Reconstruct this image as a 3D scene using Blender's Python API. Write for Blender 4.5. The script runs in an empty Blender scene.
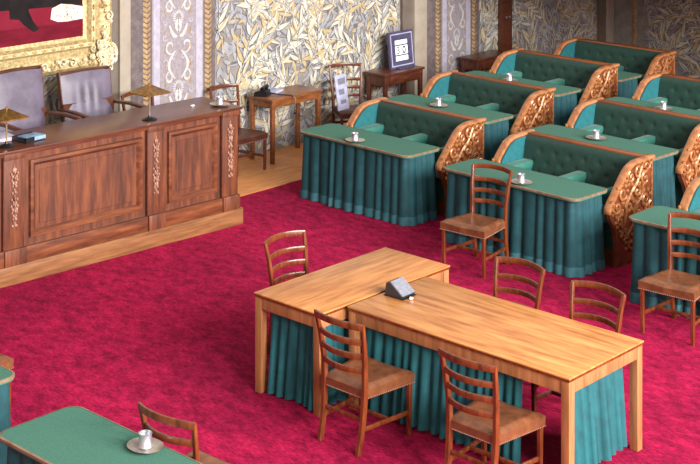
import bpy, bmesh, math, random
from mathutils import Vector, Matrix
PI = math.pi
random.seed(7)
scene = bpy.context.scene
C = scene.collection

# ------------------------------------------------------------------ camera
F_PX, CX, HY, CAM_H, HEAD = 1455.0, 350.0, -205.0, 4.65, math.radians(42.9)
cam_d = bpy.data.cameras.new('camera')
cam_d.sensor_fit = 'HORIZONTAL'
cam_d.sensor_width = 36.0
cam_d.lens = F_PX / 700.0 * 36.0
cam_d.shift_y = -(232.0 - HY) / 700.0
cam_d.clip_end = 200
cam = bpy.data.objects.new('camera', cam_d)
cam.location = (0, 0, CAM_H)
cam.rotation_euler = (PI / 2, 0, HEAD - PI / 2)
C.objects.link(cam)
scene.camera = cam

# ------------------------------------------------------------------ light
world = bpy.data.worlds.new('world')
scene.world = world
world.use_nodes = True
world.node_tree.nodes['Background'].inputs[0].default_value = (1.0, 0.975, 0.95, 1)
world.node_tree.nodes['Background'].inputs[1].default_value = 0.56


def window_light(name, loc, rot, sx, sy, power, col):
    d = bpy.data.lights.new(name, 'AREA')
    d.shape = 'RECTANGLE'
    d.size, d.size_y, d.energy, d.color = sx, sy, power, col
    o = bpy.data.objects.new(name, d)
    o.location = loc
    o.rotation_euler = rot
    C.objects.link(o)
    return o


# tall windows of the long side wall opposite (behind the camera)
for wx in (1.0, 5.5, 10.0, 14.5):
    window_light('window_daylight', (wx, -8.5, 7.2), (math.radians(65), 0, 0), 2.4, 6.0, 2700, (1.0, 0.985, 0.96))

vs = scene.view_settings
vs.view_transform = 'Standard'
vs.look = 'None'
vs.exposure = 0.2
vs.gamma = 1.0
vs.use_curve_mapping = False


# ------------------------------------------------------------------ materials
def lin(c):
    out = []
    for v in c:
        v /= 255.0
        out.append(v / 12.92 if v <= 0.04045 else ((v + 0.055) / 1.055) ** 2.4)
    return (out[0], out[1], out[2], 1.0)


MATS = {}


def mat(name, build):
    m = bpy.data.materials.new(name)
    m.use_nodes = True
    nt = m.node_tree
    build(nt, nt.nodes['Principled BSDF'])
    MATS[name] = m
    return m


def noise_mix(nt, b, c1, c2, scale=(1, 1, 1), nscale=5.0, detail=4.0, rough=0.6, lo=0.35, hi=0.65, rot=(0, 0, 0), world_co=False, mid=None):
    if world_co:
        g = nt.nodes.new('ShaderNodeNewGeometry')
        src = g.outputs['Position']
    else:
        t = nt.nodes.new('ShaderNodeTexCoord')
        src = t.outputs['Object']
    mp = nt.nodes.new('ShaderNodeMapping')
    mp.inputs['Scale'].default_value = scale
    mp.inputs['Rotation'].default_value = rot
    nt.links.new(src, mp.inputs['Vector'])
    n = nt.nodes.new('ShaderNodeTexNoise')
    n.inputs['Scale'].default_value = nscale
    n.inputs['Detail'].default_value = detail
    n.inputs['Roughness'].default_value = rough
    nt.links.new(mp.outputs[0], n.inputs['Vector'])
    r = nt.nodes.new('ShaderNodeValToRGB')
    r.color_ramp.elements[0].position = lo
    r.color_ramp.elements[1].position = hi
    r.color_ramp.elements[0].color = lin(c1)
    r.color_ramp.elements[1].color = lin(c2)
    if mid:
        e = r.color_ramp.elements.new((lo + hi) / 2)
        e.color = lin(mid)
    nt.links.new(n.outputs['Fac'], r.inputs['Fac'])
    nt.links.new(r.outputs['Color'], b.inputs['Base Color'])
    return n, mp


def bump(nt, b, fac, strength, dist=0.01):
    bp = nt.nodes.new('ShaderNodeBump')
    bp.inputs['Strength'].default_value = strength
    bp.inputs['Distance'].default_value = dist
    nt.links.new(fac, bp.inputs['Height'])
    nt.links.new(bp.outputs[0], b.inputs['Normal'])


def wood(name, dark, light, scale=(1, 14, 14), nscale=2.2, rough=0.38, mid=None, world_co=False, lo=0.3, hi=0.7, coat=0.0):
    def f(nt, b):
        n, _ = noise_mix(nt, b, dark, light, scale, nscale, 6, 0.62, lo, hi, mid=mid, world_co=world_co)
        b.inputs['Roughness'].default_value = rough
        b.inputs['Coat Weight'].default_value = coat
        b.inputs['Coat Roughness'].default_value = 0.25
        bump(nt, b, n.outputs['Fac'], 0.12, 0.004)
    return mat(name, f)


def plain(name, col, rough=0.5, metal=0.0, col2=None, nscale=12.0, bumpy=0.0, scale=(1, 1, 1), sheen=0.0):
    def f(nt, b):
        c2 = col2 or tuple(min(255, v * 1.06) for v in col)
        n, _ = noise_mix(nt, b, col, c2, scale, nscale, 4)
        b.inputs['Roughness'].default_value = rough
        b.inputs['Metallic'].default_value = metal
        b.inputs['Sheen Weight'].default_value = sheen
        if bumpy:
            bump(nt, b, n.outputs['Fac'], bumpy, 0.006)
    return mat(name, f)


# carpet: dense crimson pile with streaky wear
def carpet(nt, b):
    g = nt.nodes.new('ShaderNodeNewGeometry')
    cols = []
    for sc, ns, lo, hi, c1, c2 in (((4, 2.2, 1), 2.6, 0.36, 0.64, (152, 14, 58), (216, 34, 84)),
                                   ((1, 1, 1), 0.8, 0.35, 0.7, (205, 195, 215), (255, 252, 255)),
                                   ((16, 6, 1), 3.4, 0.38, 0.62, (185, 170, 200), (255, 255, 255))):
        mp = nt.nodes.new('ShaderNodeMapping')
        mp.inputs['Rotation'].default_value = (0, 0, -HEAD)
        mp.inputs['Scale'].default_value = sc
        nt.links.new(g.outputs['Position'], mp.inputs['Vector'])
        n = nt.nodes.new('ShaderNodeTexNoise')
        n.inputs['Scale'].default_value = ns
        n.inputs['Detail'].default_value = 6
        n.inputs['Roughness'].default_value = 0.7
        nt.links.new(mp.outputs[0], n.inputs['Vector'])
        r = nt.nodes.new('ShaderNodeValToRGB')
        r.color_ramp.elements[0].position = lo
        r.color_ramp.elements[1].position = hi
        r.color_ramp.elements[0].color = lin(c1)
        r.color_ramp.elements[1].color = lin(c2)
        nt.links.new(n.outputs['Fac'], r.inputs['Fac'])
        cols.append((r.outputs['Color'], n))
    out = cols[0][0]
    for c, _ in cols[1:]:
        mx = nt.nodes.new('ShaderNodeMix')
        mx.data_type = 'RGBA'
        mx.blend_type = 'MULTIPLY'
        mx.inputs['Factor'].default_value = 1.0
        nt.links.new(out, mx.inputs['A'])
        nt.links.new(c, mx.inputs['B'])
        out = mx.outputs['Result']
    nt.links.new(out, b.inputs['Base Color'])
    b.inputs['Roughness'].default_value = 0.95
    b.inputs['Specular IOR Level'].default_value = 0.12
    bump(nt, b, cols[2][1].outputs['Fac'], 0.35, 0.01)


mat('carpet', carpet)
wood('parquet', (196, 118, 62), (226, 160, 100), (1.2, 9, 9), 2.0, 0.45, world_co=True)
wood('table_wood', (142, 80, 38), (212, 148, 86), (9, 1, 9), 2.0, 0.34, mid=(188, 122, 64), world_co=True, coat=0.2)
wood('table_wood_cross', (140, 78, 36), (210, 146, 84), (1, 9, 9), 2.0, 0.34, mid=(186, 120, 62), world_co=True, coat=0.2)
wood('leg_wood', (128, 78, 46), (174, 118, 74), (10, 10, 1), 2.2, 0.42, world_co=True)
wood('rostrum_wood', (60, 26, 12), (126, 68, 36), (8, 8, 1.0), 2.0, 0.55, mid=(94, 46, 24), world_co=True)
wood('rostrum_wood_flat', (70, 32, 16), (132, 76, 42), (1.0, 8, 8), 2.0, 0.45, mid=(102, 52, 28), world_co=True, coat=0.1)
wood('rostrum_top', (70, 34, 22), (108, 58, 38), (1.0, 10, 10), 2.0, 0.32, world_co=True, coat=0.15)
wood('plinth_wood', (98, 60, 36), (150, 102, 64), (1.0, 7, 12), 2.4, 0.4, world_co=True)
wood('chair_wood', (76, 30, 12), (126, 62, 30), (9, 9, 2.0), 3.0, 0.30, coat=0.3)
wood('wall_chair_wood', (70, 32, 20), (112, 58, 34), (9, 9, 2.0), 3.0, 0.35, coat=0.2)
wood('side_table_wood', (92, 50, 24), (140, 84, 46), (2, 8, 8), 3.0, 0.35, coat=0.2)
wood('dark_wood', (62, 30, 20), (100, 52, 34), (2, 8, 8), 3.0, 0.35, coat=0.2)
wood('arm_wood', (128, 74, 42), (192, 130, 84), (4, 4, 4), 3.0, 0.30, coat=0.3)
wood('arm_dark', (84, 40, 22), (126, 68, 38), (4, 4, 4), 3.0, 0.4)
wood('rail_wood', (112, 58, 30), (150, 86, 48), (6, 1, 6), 3.0, 0.35, coat=0.3)
plain('carving', (118, 68, 36), 0.3, 0.1, (176, 118, 70), 26.0, 0.0)
plain('garland', (116, 72, 56), 0.4, 0.0, (168, 128, 108), 30.0)
plain('felt', (52, 98, 82), 0.95, 0, (60, 108, 90), 60.0, 0.05)
plain('skirt', (0, 55, 61), 0.75, 0, (4, 69, 76), 9.0, 0.0)
plain('skirt_hem', (32, 84, 94), 0.7, 0, (44, 98, 106), 9.0)
plain('table_skirt', (0, 70, 76), 0.75, 0, (6, 86, 92), 9.0)
plain('tufted', (10, 48, 39), 0.6, 0, (16, 57, 46), 20.0, 0.05, sheen=0.1)
plain('side_uphol', (8, 84, 90), 0.6, 0, (14, 96, 102), 14.0, 0.03, sheen=0.1)
plain('pad', (34, 96, 84), 0.65, 0, (42, 106, 92), 14.0, 0.03, sheen=0.1)
plain('edge_metal', (128, 106, 84), 0.32, 0.4, (164, 142, 116), 10)
plain('leather', (94, 54, 33), 0.28, 0, (122, 74, 47), 14.0, 0.12)
plain('leather_dark', (62, 32, 22), 0.4, 0, (80, 42, 30), 14.0, 0.1)
plain('leather_mauve', (84, 74, 88), 0.42, 0, (102, 92, 108), 6.0, 0.06)
plain('nails', (200, 170, 150), 0.3, 0.7)
plain('silver', (190, 190, 198), 0.36, 0.9, (214, 214, 220), 40)
plain('silver_dish', (196, 184, 170), 0.3, 0.85, (216, 208, 198), 30)
plain('brass', (122, 86, 40), 0.3, 0.7, (170, 128, 68), 22)
plain('brass_stem', (222, 200, 160), 0.25, 0.8)
plain('black', (18, 18, 22), 0.4)
plain('grey_plastic', (104, 104, 114), 0.5, 0, (122, 122, 132), 30)
plain('dark_grey', (48, 46, 50), 0.5)
plain('white_paper', (236, 236, 238), 0.7)
plain('blue_paper', (92, 124, 156), 0.6, 0, (140, 164, 184), 18)
plain('lilac_paper', (150, 150, 176), 0.6, 0, (180, 178, 200), 10)
plain('grey_paper', (150, 142, 166), 0.6, 0, (190, 182, 200), 16)
plain('purple_frame', (62, 56, 82), 0.5, 0, (78, 72, 100), 12)
plain('print_grey', (120, 124, 124), 0.7)
plain('print_dark', (56, 60, 60), 0.7)
plain('gold', (156, 132, 84), 0.36, 0.3, (206, 186, 140), 30.0, 0.25)
plain('gold_light', (200, 184, 146), 0.34, 0.25, (226, 216, 188), 30.0, 0.2)
plain('canvas_red', (84, 12, 28), 0.6, 0, (104, 18, 36), 3.0, scale=(1, 1, 4))
plain('canvas_dark', (20, 16, 18), 0.6, 0, (34, 26, 26), 4.0)
plain('canvas_pale', (168, 158, 148), 0.6, 0, (214, 206, 196), 14.0)
plain('canvas_red_light', (104, 18, 36), 0.6, 0, (116, 26, 44), 3.0)
# wall covering
plain('wall_ground', (118, 112, 110), 0.75, 0, (140, 132, 124), 7.0)
plain('wall_plaster', (170, 160, 150), 0.8)
plain('leaf_cream', (178, 173, 158), 0.7, 0, (202, 196, 180), 9.0)
plain('leaf_ochre', (166, 144, 104), 0.7, 0, (184, 164, 124), 9.0)
plain('leaf_grey', (132, 132, 138), 0.7, 0, (160, 158, 158), 9.0)
plain('leaf_dark', (88, 84, 90), 0.7, 0, (106, 102, 104), 9.0)
plain('band_ground', (128, 118, 124), 0.7, 0, (150, 140, 144), 22.0)
plain('band_strip', (154, 148, 162), 0.7, 0, (172, 166, 178), 12.0)
plain('band_scroll', (170, 165, 164), 0.7, 0, (188, 184, 180), 12.0)
plain('band_edge', (84, 73, 74), 0.7, 0, (108, 95, 94), 12.0)
plain('rope', (144, 114, 76), 0.5, 0.05, (176, 146, 106), 12.0)
plain('moulding_taupe', (96, 84, 74), 0.6, 0, (108, 96, 86), 6.0)
plain('moulding_pale', (146, 134, 118), 0.6, 0, (158, 146, 132), 6.0)


# ------------------------------------------------------------------ mesh helpers
class MB:
    """collects geometry, then links it as ONE mesh object"""

    def __init__(self):
        self.v, self.f, self.m, self.sm = [], [], [], []

    def add(self, verts, faces, mi=0, smooth=False):
        o = len(self.v)
        self.v += [tuple(p) for p in verts]
        for f in faces:
            self.f.append(tuple(i + o for i in f))
            self.m.append(mi)
            self.sm.append(smooth)
        return self

    def box(self, x0, x1, y0, y1, z0, z1, bev=0.0, mi=0, mtx=None):
        if bev <= 0:
            vs_ = [(x0, y0, z0), (x1, y0, z0), (x1, y1, z0), (x0, y1, z0), (x0, y0, z1), (x1, y0, z1), (x1, y1, z1), (x0, y1, z1)]
            fs = [(0, 3, 2, 1), (4, 5, 6, 7), (0, 1, 5, 4), (1, 2, 6, 5), (2, 3, 7, 6), (3, 0, 4, 7)]
        else:
            bm = bmesh.new()
            bmesh.ops.create_cube(bm, size=1)
            for v in bm.verts:
                v.co = Vector(((x0 + x1) / 2 + v.co.x * (x1 - x0), (y0 + y1) / 2 + v.co.y * (y1 - y0), (z0 + z1) / 2 + v.co.z * (z1 - z0)))
            bmesh.ops.bevel(bm, geom=bm.edges[:], offset=bev, segments=2, affect='EDGES', profile=0.6)
            bm.verts.ensure_lookup_table()
            vs_ = [v.co.copy() for v in bm.verts]
            fs = [tuple(v.index for v in f.verts) for f in bm.faces]
            bm.free()
        if mtx is not None:
            vs_ = [mtx @ Vector(p) for p in vs_]
        return self.add(vs_, fs, mi, bev > 0)

    def prism(self, poly, a0, a1, axis='y', mi=0, smooth=False):
        """polygon (p,q) extruded along axis; for y: (x,z); for z: (x,y); for x: (y,z)"""
        n = len(poly)

        def P(p, a):
            return {'y': (p[0], a, p[1]), 'z': (p[0], p[1], a), 'x': (a, p[0], p[1])}[axis]
        vs_ = [P(p, a0) for p in poly] + [P(p, a1) for p in poly]
        fs = [tuple(range(n)), tuple(range(2 * n - 1, n - 1, -1))]
        fs += [((i + 1) % n, i, n + i, n + (i + 1) % n) for i in range(n)]
        return self.add(vs_, fs, mi, smooth)

    def tube(self, pts, r, seg=6, mi=0, flat=1.0, caps=True):
        """round tube along points; r may be a list"""
        pts = [Vector(p) for p in pts]
        n = len(pts)
        rs = r if isinstance(r, (list, tuple)) else [r] * n
        vs_, fs = [], []
        up0 = None
        for i, p in enumerate(pts):
            t = (pts[min(i + 1, n - 1)] - pts[max(i - 1, 0)])
            if t.length < 1e-9:
                t = Vector((0, 0, 1))
            t.normalize()
            if up0 is None:
                up0 = Vector((0, 0, 1)) if abs(t.z) < 0.9 else Vector((1, 0, 0))
            s = t.cross(up0)
            if s.length < 1e-6:
                s = t.cross(Vector((0, 1, 0)))
            s.normalize()
            u = s.cross(t).normalized()
            up0 = u
            for k in range(seg):
                a = 2 * PI * k / seg
                vs_.append(p + (s * math.cos(a) + u * math.sin(a) * flat) * rs[i])
        for i in range(n - 1):
            for k in range(seg):
                a, b_ = i * seg + k, i * seg + (k + 1) % seg
                fs.append((a, b_, b_ + seg, a + seg))
        if caps:
            fs.append(tuple(range(seg - 1, -1, -1)))
            fs.append(tuple((n - 1) * seg + k for k in range(seg)))
        return self.add(vs_, fs, mi, True)

    def bar(self, pts, w, h, side, mi=0):
        """rectangular bar along pts; width w along 'side' vector, thickness h across; w,h may be lists"""
        pts = [Vector(p) for p in pts]
        n = len(pts)
        W = w if isinstance(w, (list, tuple)) else [w] * n
        H = h if isinstance(h, (list, tuple)) else [h] * n
        sd0 = Vector(side).normalized()
        vs_, fs = [], []
        for i, p in enumerate(pts):
            t = (pts[min(i + 1, n - 1)] - pts[max(i - 1, 0)]).normalized()
            sd = (sd0 - t * sd0.dot(t)).normalized()
            u = t.cross(sd).normalized()
            a, c = sd * W[i] / 2, u * H[i] / 2
            k = 0.72
            for su, sw in ((-1, -k), (-k, -1), (k, -1), (1, -k), (1, k), (k, 1), (-k, 1), (-1, k)):
                vs_.append(p + a * su + c * sw)
        for i in range(n - 1):
            for k in range(8):
                a_, b_ = i * 8 + k, i * 8 + (k + 1) % 8
                fs.append((a_, b_, b_ + 8, a_ + 8))
        fs.append(tuple(range(7, -1, -1)))
        fs.append(tuple((n - 1) * 8 + k for k in range(8)))
        return self.add(vs_, fs, mi, True)

    def lathe(self, prof, seg=20, center=(0, 0, 0), mi=0, sx=1.0, sy=1.0):
        cx, cy, cz = center
        vs_, fs = [], []
        for r, z in prof:
            for k in range(seg):
                a = 2 * PI * k / seg
                vs_.append((cx + r * math.cos(a) * sx, cy + r * math.sin(a) * sy, cz + z))
        for i in range(len(prof) - 1):
            for k in range(seg):
                a, b_ = i * seg + k, i * seg + (k + 1) % seg
                fs.append((a, b_, b_ + seg, a + seg))
        fs.append(tuple(range(seg - 1, -1, -1)))
        fs.append(tuple((len(prof) - 1) * seg + k for k in range(seg)))
        return self.add(vs_, fs, mi, True)

    def blob(self, c, r, seg=6, rings=4, mi=0):
        """ellipsoid, r = (rx, ry, rz)"""
        vs_, fs = [], []
        for i in range(rings + 1):
            th = PI * i / rings
            for k in range(seg):
                a = 2 * PI * k / seg
                vs_.append((c[0] + r[0] * math.sin(th) * math.cos(a), c[1] + r[1] * math.sin(th) * math.sin(a), c[2] + r[2] * math.cos(th)))
        for i in range(rings):
            for k in range(seg):
                a, b_ = i * seg + k, i * seg + (k + 1) % seg
                fs.append((a, a + seg, b_ + seg, b_))
        return self.add(vs_, fs, mi, True)

    def grid(self, fn, nu, nv, mi=0, smooth=True):
        vs_ = [fn(i / nu, j / nv) for j in range(nv + 1) for i in range(nu + 1)]
        fs = [(j * (nu + 1) + i, j * (nu + 1) + i + 1, (j + 1) * (nu + 1) + i + 1, (j + 1) * (nu + 1) + i) for j in range(nv) for i in range(nu)]
        return self.add(vs_, fs, mi, smooth)

    def build(self, name, mats, parent=None, angle=40):
        me = bpy.data.meshes.new(name)
        me.from_pydata(self.v, [], self.f)
        for m in (mats if isinstance(mats, (list, tuple)) else [mats]):
            me.materials.append(MATS[m])
        me.polygons.foreach_set('material_index', self.m)
        me.polygons.foreach_set('use_smooth', self.sm)
        bm = bmesh.new()
        bm.from_mesh(me)
        bmesh.ops.recalc_face_normals(bm, faces=bm.faces[:])
        bm.to_mesh(me)
        bm.free()
        me.set_sharp_from_angle(angle=math.radians(angle))
        o = bpy.data.objects.new(name, me)
        C.objects.link(o)
        if parent is not None:
            o.parent = parent
        return o


def tag(o, label=None, cat=None, group=None, kind=None):
    if label:
        o['label'] = label
    if cat:
        o['category'] = cat
    if group:
        o['group'] = group
    if kind:
        o['kind'] = kind
    return o


def thing(name, label, cat, loc=(0, 0, 0), rz=0.0, group=None):
    o = bpy.data.objects.new(name, None)
    o.empty_display_size = 0.1
    o.location = loc
    o.rotation_euler = (0, 0, rz)
    C.objects.link(o)
    return tag(o, label, cat, group)


KIDS = {}


def kids(o):
    return [c for c in bpy.data.objects if c.parent == o]


def dup(root, loc, rz, label, parent=None):
    c = root.copy()
    C.objects.link(c)
    c.parent = parent
    if parent is None:
        c.location = loc
        c.rotation_euler = (0, 0, rz)
        c['label'] = label
    for ch in kids(root):
        dup(ch, None, None, None, c)
    return c


# ------------------------------------------------------------------ the setting
WALL_Y = 13.70
fl = MB().box(-2, 21.3, -8.8, WALL_Y, -0.1, 0.0).build('floor', 'carpet')
tag(fl, 'crimson carpet with streaky worn pile', None, None, 'structure')
pq = MB().box(10.0, 21.3, 12.40, WALL_Y, 0.0, 0.006).build('trim_1', 'parquet')
tag(pq, 'orange parquet border along the wallpapered wall', None, None, 'structure')
wl = MB().box(-2, 21.3, WALL_Y, WALL_Y + 0.2, -0.1, 6.0).build('wall_back', 'wall_ground')
tag(wl, 'long wall covered with leaf-patterned hanging', None, None, 'structure')
# unseen gallery slab above the frame, set low to shade the far end
gal = MB().box(16.3, 21.3, -8.8, WALL_Y, 2.25, 2.55).build('shading_gallery', 'wall_plaster')
tag(gal, 'unseen gallery slab added to shade the far end', None, None, 'structure')
we = MB().box(21.3, 21.5, -8.8, WALL_Y + .2, -0.1, 6.0).build('wall_end', 'wall_ground')
tag(we, 'end wall beyond the benches', None, None, 'structure')

wf = MB().box(-2.2, -2.0, -8.8, WALL_Y + .2, -0.1, 6.0).build('wall_left_blocker', 'wall_plaster')  # unseen wall, added to keep world light off the aisle-facing sides
tag(wf, 'unseen end wall behind the viewer, added to block ambient light', None, None, 'structure')

# terraces under the rows of benches
STEP = (0.0, 0.14, 0.24, 0.22)
for i, (xa, xb, zt) in enumerate(((13.02, 14.42, STEP[1]), (14.42, 18.3, STEP[2] - 0.02))):
    s = MB().box(xa, xb, 3.5, 12.05, 0.0, zt, 0.0).build('floor_terrace', 'carpet')
    tag(s, 'carpeted terrace under a row of benches', None, None, 'structure')

# --- leaf pattern of the wall hanging (flat print, shallow relief)
ZTOP = 2.9


def leaf_panel(parent, xa, xb, seed, place):
    """printed leaves: a dark under-leaf, then two half-leaves of different tint"""
    mb = MB()
    rn = random.Random(seed)
    N = 4

    def put(x, z, ang, L_, W, c1, c2, yo, bend):
        ex, ez = x + L_ * math.cos(ang), z + L_ * math.sin(ang)
        if min(x, ex) < xa + .01 or max(x, ex) > xb - .01 or min(z, ez) < .02 or max(z, ez) > ZTOP:
            return
        ca, sa = math.cos(ang), math.sin(ang)

        def half(sg, k, mi, y):
            mid, out = [], []
            for i in range(N + 1):
                t = i / N
                u, v = t * L_, bend * L_ * t * t
                w = W * k * math.sin(PI * t ** .8) * .5 * sg
                mid.append((u, v))
                out.append((u, v + w))
            vs_ = [place(x + u * ca - v * sa, y, z + u * sa + v * ca) for u, v in mid + out[1:N]]
            fs_ = [(0, 1, N + 1)] + [(i, i + 1, N + i + 1, N + i) for i in range(1, N - 1)] + [(N - 1, N, 2 * N - 1)]
            mb.add(vs_, fs_, mi)
        for sg, c in ((1, c1), (-1, c2)):
            half(sg, 1.45, 3, yo - .0015)
            half(sg, 1.0, c, yo)
    area = (xb - xa) * ZTOP
    for _ in range(int(area * 170)):
        a = rn.uniform(0, 2 * PI)
        c = rn.choice((1, 2, 2, 2))
        put(rn.uniform(xa, xb), rn.uniform(-.1, ZTOP), a, rn.uniform(.12, .22), rn.uniform(.045, .07), c, rn.choice((c, 2, 3)), rn.uniform(.003, .006), rn.uniform(-.4, .4))
    x = xa - .6
    while x < xb + .6:
        for z0 in (-.35, .3, .95, 1.6, 2.25):
            px, pz = x + rn.uniform(-.15, .15), z0 + rn.uniform(-.2, .2)
            a = rn.uniform(.1, 1.3) if rn.random() < .6 else rn.uniform(1.8, 3.0)
            da, side, stem = rn.uniform(-.11, .11), 1, []
            for k in range(15):
                stem.append((px, pz, a))
                px += .06 * math.cos(a)
                pz += .06 * math.sin(a)
                a += da
                for sd in (side, -side):
                    if rn.random() < .6:
                        c1, c2 = rn.choices(((0, 0), (0, 1), (1, 0), (1, 1), (0, 2), (2, 2)), (.3, .2, .16, .14, .12, .08))[0]
                        put(px, pz, a + sd * rn.uniform(.45, 1.15), rn.uniform(.19, .31), rn.uniform(.045, .068), c1, c2, rn.uniform(.008, .013), -sd * rn.uniform(.0, .3))
                side = -side
            for (ax, az, aa) in stem:
                put(ax, az, aa, .075, .02, 2, 0, .0145, 0)
        x += .27
    tag(mb.build('leaf_pattern', ['leaf_cream', 'leaf_ochre', 'leaf_grey', 'leaf_dark'], parent), 'pattern of cream, ochre and grey leaves', kind='stuff')


rnd = random.Random(11)
for i, (xa, xb) in enumerate(((7.0, 10.50), (12.22, 15.80), (17.62, 20.88))):
    leaf_panel(wl, xa, xb, 40 + i, lambda u, y, z: (u, WALL_Y - y, z))
leaf_panel(we, 9.0, 13.05, 60, lambda u, y, z: (21.3 - y, u, z))


# --- arabesque bands with twisted borders, and plain mouldings
def ribbon(mb, pts, w, yoff, mi):
    vs_, fs = [], []
    n = len(pts)
    for i, (x, z) in enumerate(pts):
        x0, z0 = pts[max(i - 1, 0)]
        x1, z1 = pts[min(i + 1, n - 1)]
        t = math.hypot(x1 - x0, z1 - z0) or 1
        nx, nz = -(z1 - z0) / t, (x1 - x0) / t
        ww = w * (0.35 + 0.65 * math.sin(PI * (i + .5) / n)) / 2
        vs_ += [(x + nx * ww, WALL_Y - yoff, z + nz * ww), (x - nx * ww, WALL_Y - yoff, z - nz * ww)]
    for i in range(n - 1):
        fs.append((2 * i, 2 * i + 1, 2 * i + 3, 2 * i + 2))
    mb.add(vs_, fs, mi)


def spiral(cx, cz, r0, r1, a0, turns, n=18):
    return [(cx + (r0 + (r1 - r0) * i / n) * math.cos(a0 + turns * 2 * PI * i / n), cz + (r0 + (r1 - r0) * i / n) * math.sin(a0 + turns * 2 * PI * i / n)) for i in range(n + 1)]


def arabesque(xl, xr):
    w = xr - xl
    xm = (xl + xr) / 2
    band = MB()
    band.box(xl - .30, xr + .10, WALL_Y - .012, WALL_Y, 0.0, 4.0, mi=0)
    b = band.build('ornament_band', ['band_edge'], wl)
    tag(b, 'pale lilac arabesque band')
    g = MB()
    g.box(xl + .10, xr - .10, WALL_Y - .016, WALL_Y - .012, 0.0, 4.0, mi=0)
    g.box(xl + .12, xl + .22, WALL_Y - .019, WALL_Y - .016, 0.0, 4.0, mi=1)
    g.box(xr - .22, xr - .12, WALL_Y - .019, WALL_Y - .016, 0.0, 4.0, mi=1)
    for k in range(5):
        z0 = 0.22 + k * 0.86
        for s in (-1, 1):
            def mir(pts):
                return [(xm + s * (x), z) for x, z in pts]
            ribbon(g, mir(spiral(.12, z0 + .50, .10, .02, -PI / 2 - .6, .9)), .028, .021, 2)
            ribbon(g, mir([(.05 + .10 * math.sin(t * PI), z0 + .10 + .34 * t) for t in [i / 10 for i in range(11)]]), .04, .0215, 2)
            ribbon(g, mir(spiral(.13, z0 + .12, .08, .015, PI / 2, -.9)), .03, .021, 2)
            ribbon(g, mir([(.02 + .12 * t, z0 + .62 + .14 * t - .05 * math.sin(PI * t)) for t in [i / 8 for i in range(9)]]), .05, .0218, 2)
            leaf_pts = [(.0, z0 + .66), (.035, z0 + .72), (.03, z0 + .79), (0, z0 + .84)]
            ribbon(g, mir(leaf_pts), .04, .022, 2)
            for t in range(9):
                a = t / 9 * PI * 2
                ribbon(g, [(xm + s * (.045 * math.cos(a)), z0 - .02 + .06 * math.sin(a)), (xm + s * (.085 * math.cos(a)), z0 - .02 + .10 * math.sin(a))], .02, .0212, 2)
            for (cx_, cz_, r_, a_, tn_) in ((.20, .30, .05, .5, 1.1), (.07, .36, .035, 2.5, -1.1), (.21, .62, .045, 3.6, 1.1), (.08, .02, .03, 0, 1.1), (.20, .80, .04, 1.2, -1.1)):
                ribbon(g, mir(spiral(cx_, z0 + cz_, r_, .008, a_, tn_, 12)), .016, .0208, 1)
            for q in range(4):
                ribbon(g, mir([(.19, z0 + .2 * q + .02), (.205, z0 + .2 * q + .07), (.19, z0 + .2 * q + .12)]), .018, .0212, 3)
    tag(g.build('arabesque', ['band_ground', 'band_strip', 'band_scroll', 'rope'], b), 'white scrolls on lilac ground')
    for xc in (xl + .02, xr - .02):
        rp = MB()
        for q in range(62):
            z = 0.05 + q * .062
            for s in (-1, 1):
                rp.add([(xc, WALL_Y - .02, z), (xc + s * .055, WALL_Y - .014, z + .035), (xc + s * .055, WALL_Y - .014, z + .075), (xc, WALL_Y - .03, z + .048)], [(0, 1, 2, 3)], 0)
        rp.build('twisted_border', 'rope', b)


arabesque(11.12, 12.14)
arabesque(16.62, 17.52)
for n, (x0, x1, x2) in enumerate(((10.50, 10.68, 10.84), (15.80, 16.02, 16.30), (20.88, 21.08, 21.28))):
    m = MB()
    m.box(x0, x1, WALL_Y - .05, WALL_Y, 0, 4.5, mi=0)
    m.box(x1, x2, WALL_Y - .09, WALL_Y, 0, 4.5, 0.01, mi=1)
    tag(m.build('trim_%d' % (n + 2), ['moulding_taupe', 'moulding_pale']), 'taupe and pale upright wall moulding', None, None, 'structure')
# twisted border where the end wall starts
m = MB()
for q in range(46):
    z = 0.05 + q * .062
    for sd in (-1, 1):
        m.add([(21.28, 13.22, z), (21.286, 13.22 + sd * .055, z + .035), (21.286, 13.22 + sd * .055, z + .075), (21.27, 13.22, z + .048)], [(0, 1, 2, 3)], 0)
m.build('twisted_border', 'rope', we)
# dark wooden door post in the far part of the wall
m = MB()
m.box(18.10, 18.36, WALL_Y - .10, WALL_Y, 0, 4.5, .012)
dp = m.build('trim_5', 'dark_wood')
tag(dp, 'dark wooden upright post on the wall', None, None, 'structure')
m = MB()
for xk in (18.19, 18.27):
    m.lathe([(.001, -.012), (.016, -.01), (.02, 0), (.016, .01), (.001, .012)], 8)
    m.v[-40:] = [(xk + a, WALL_Y - .115 + c * .8, 1.20 + b_) for a, b_, c in m.v[-40:]]
m.build('brass_knob', 'silver', dp)


# ------------------------------------------------------------------ painting
FX1, FZ0 = 10.55, 1.50
FW, FH = 3.35, 3.2
FX0, FZ1 = FX1 - FW, FZ0 + FH
pt = thing('framed_painting', 'large painting in a carved gilt frame above the leather armchairs', 'painting', (FX1, WALL_Y, FZ0))
BW = 0.40


def L(x, y, z):
    return (x - FX1, y - WALL_Y, z - FZ0)


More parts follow.
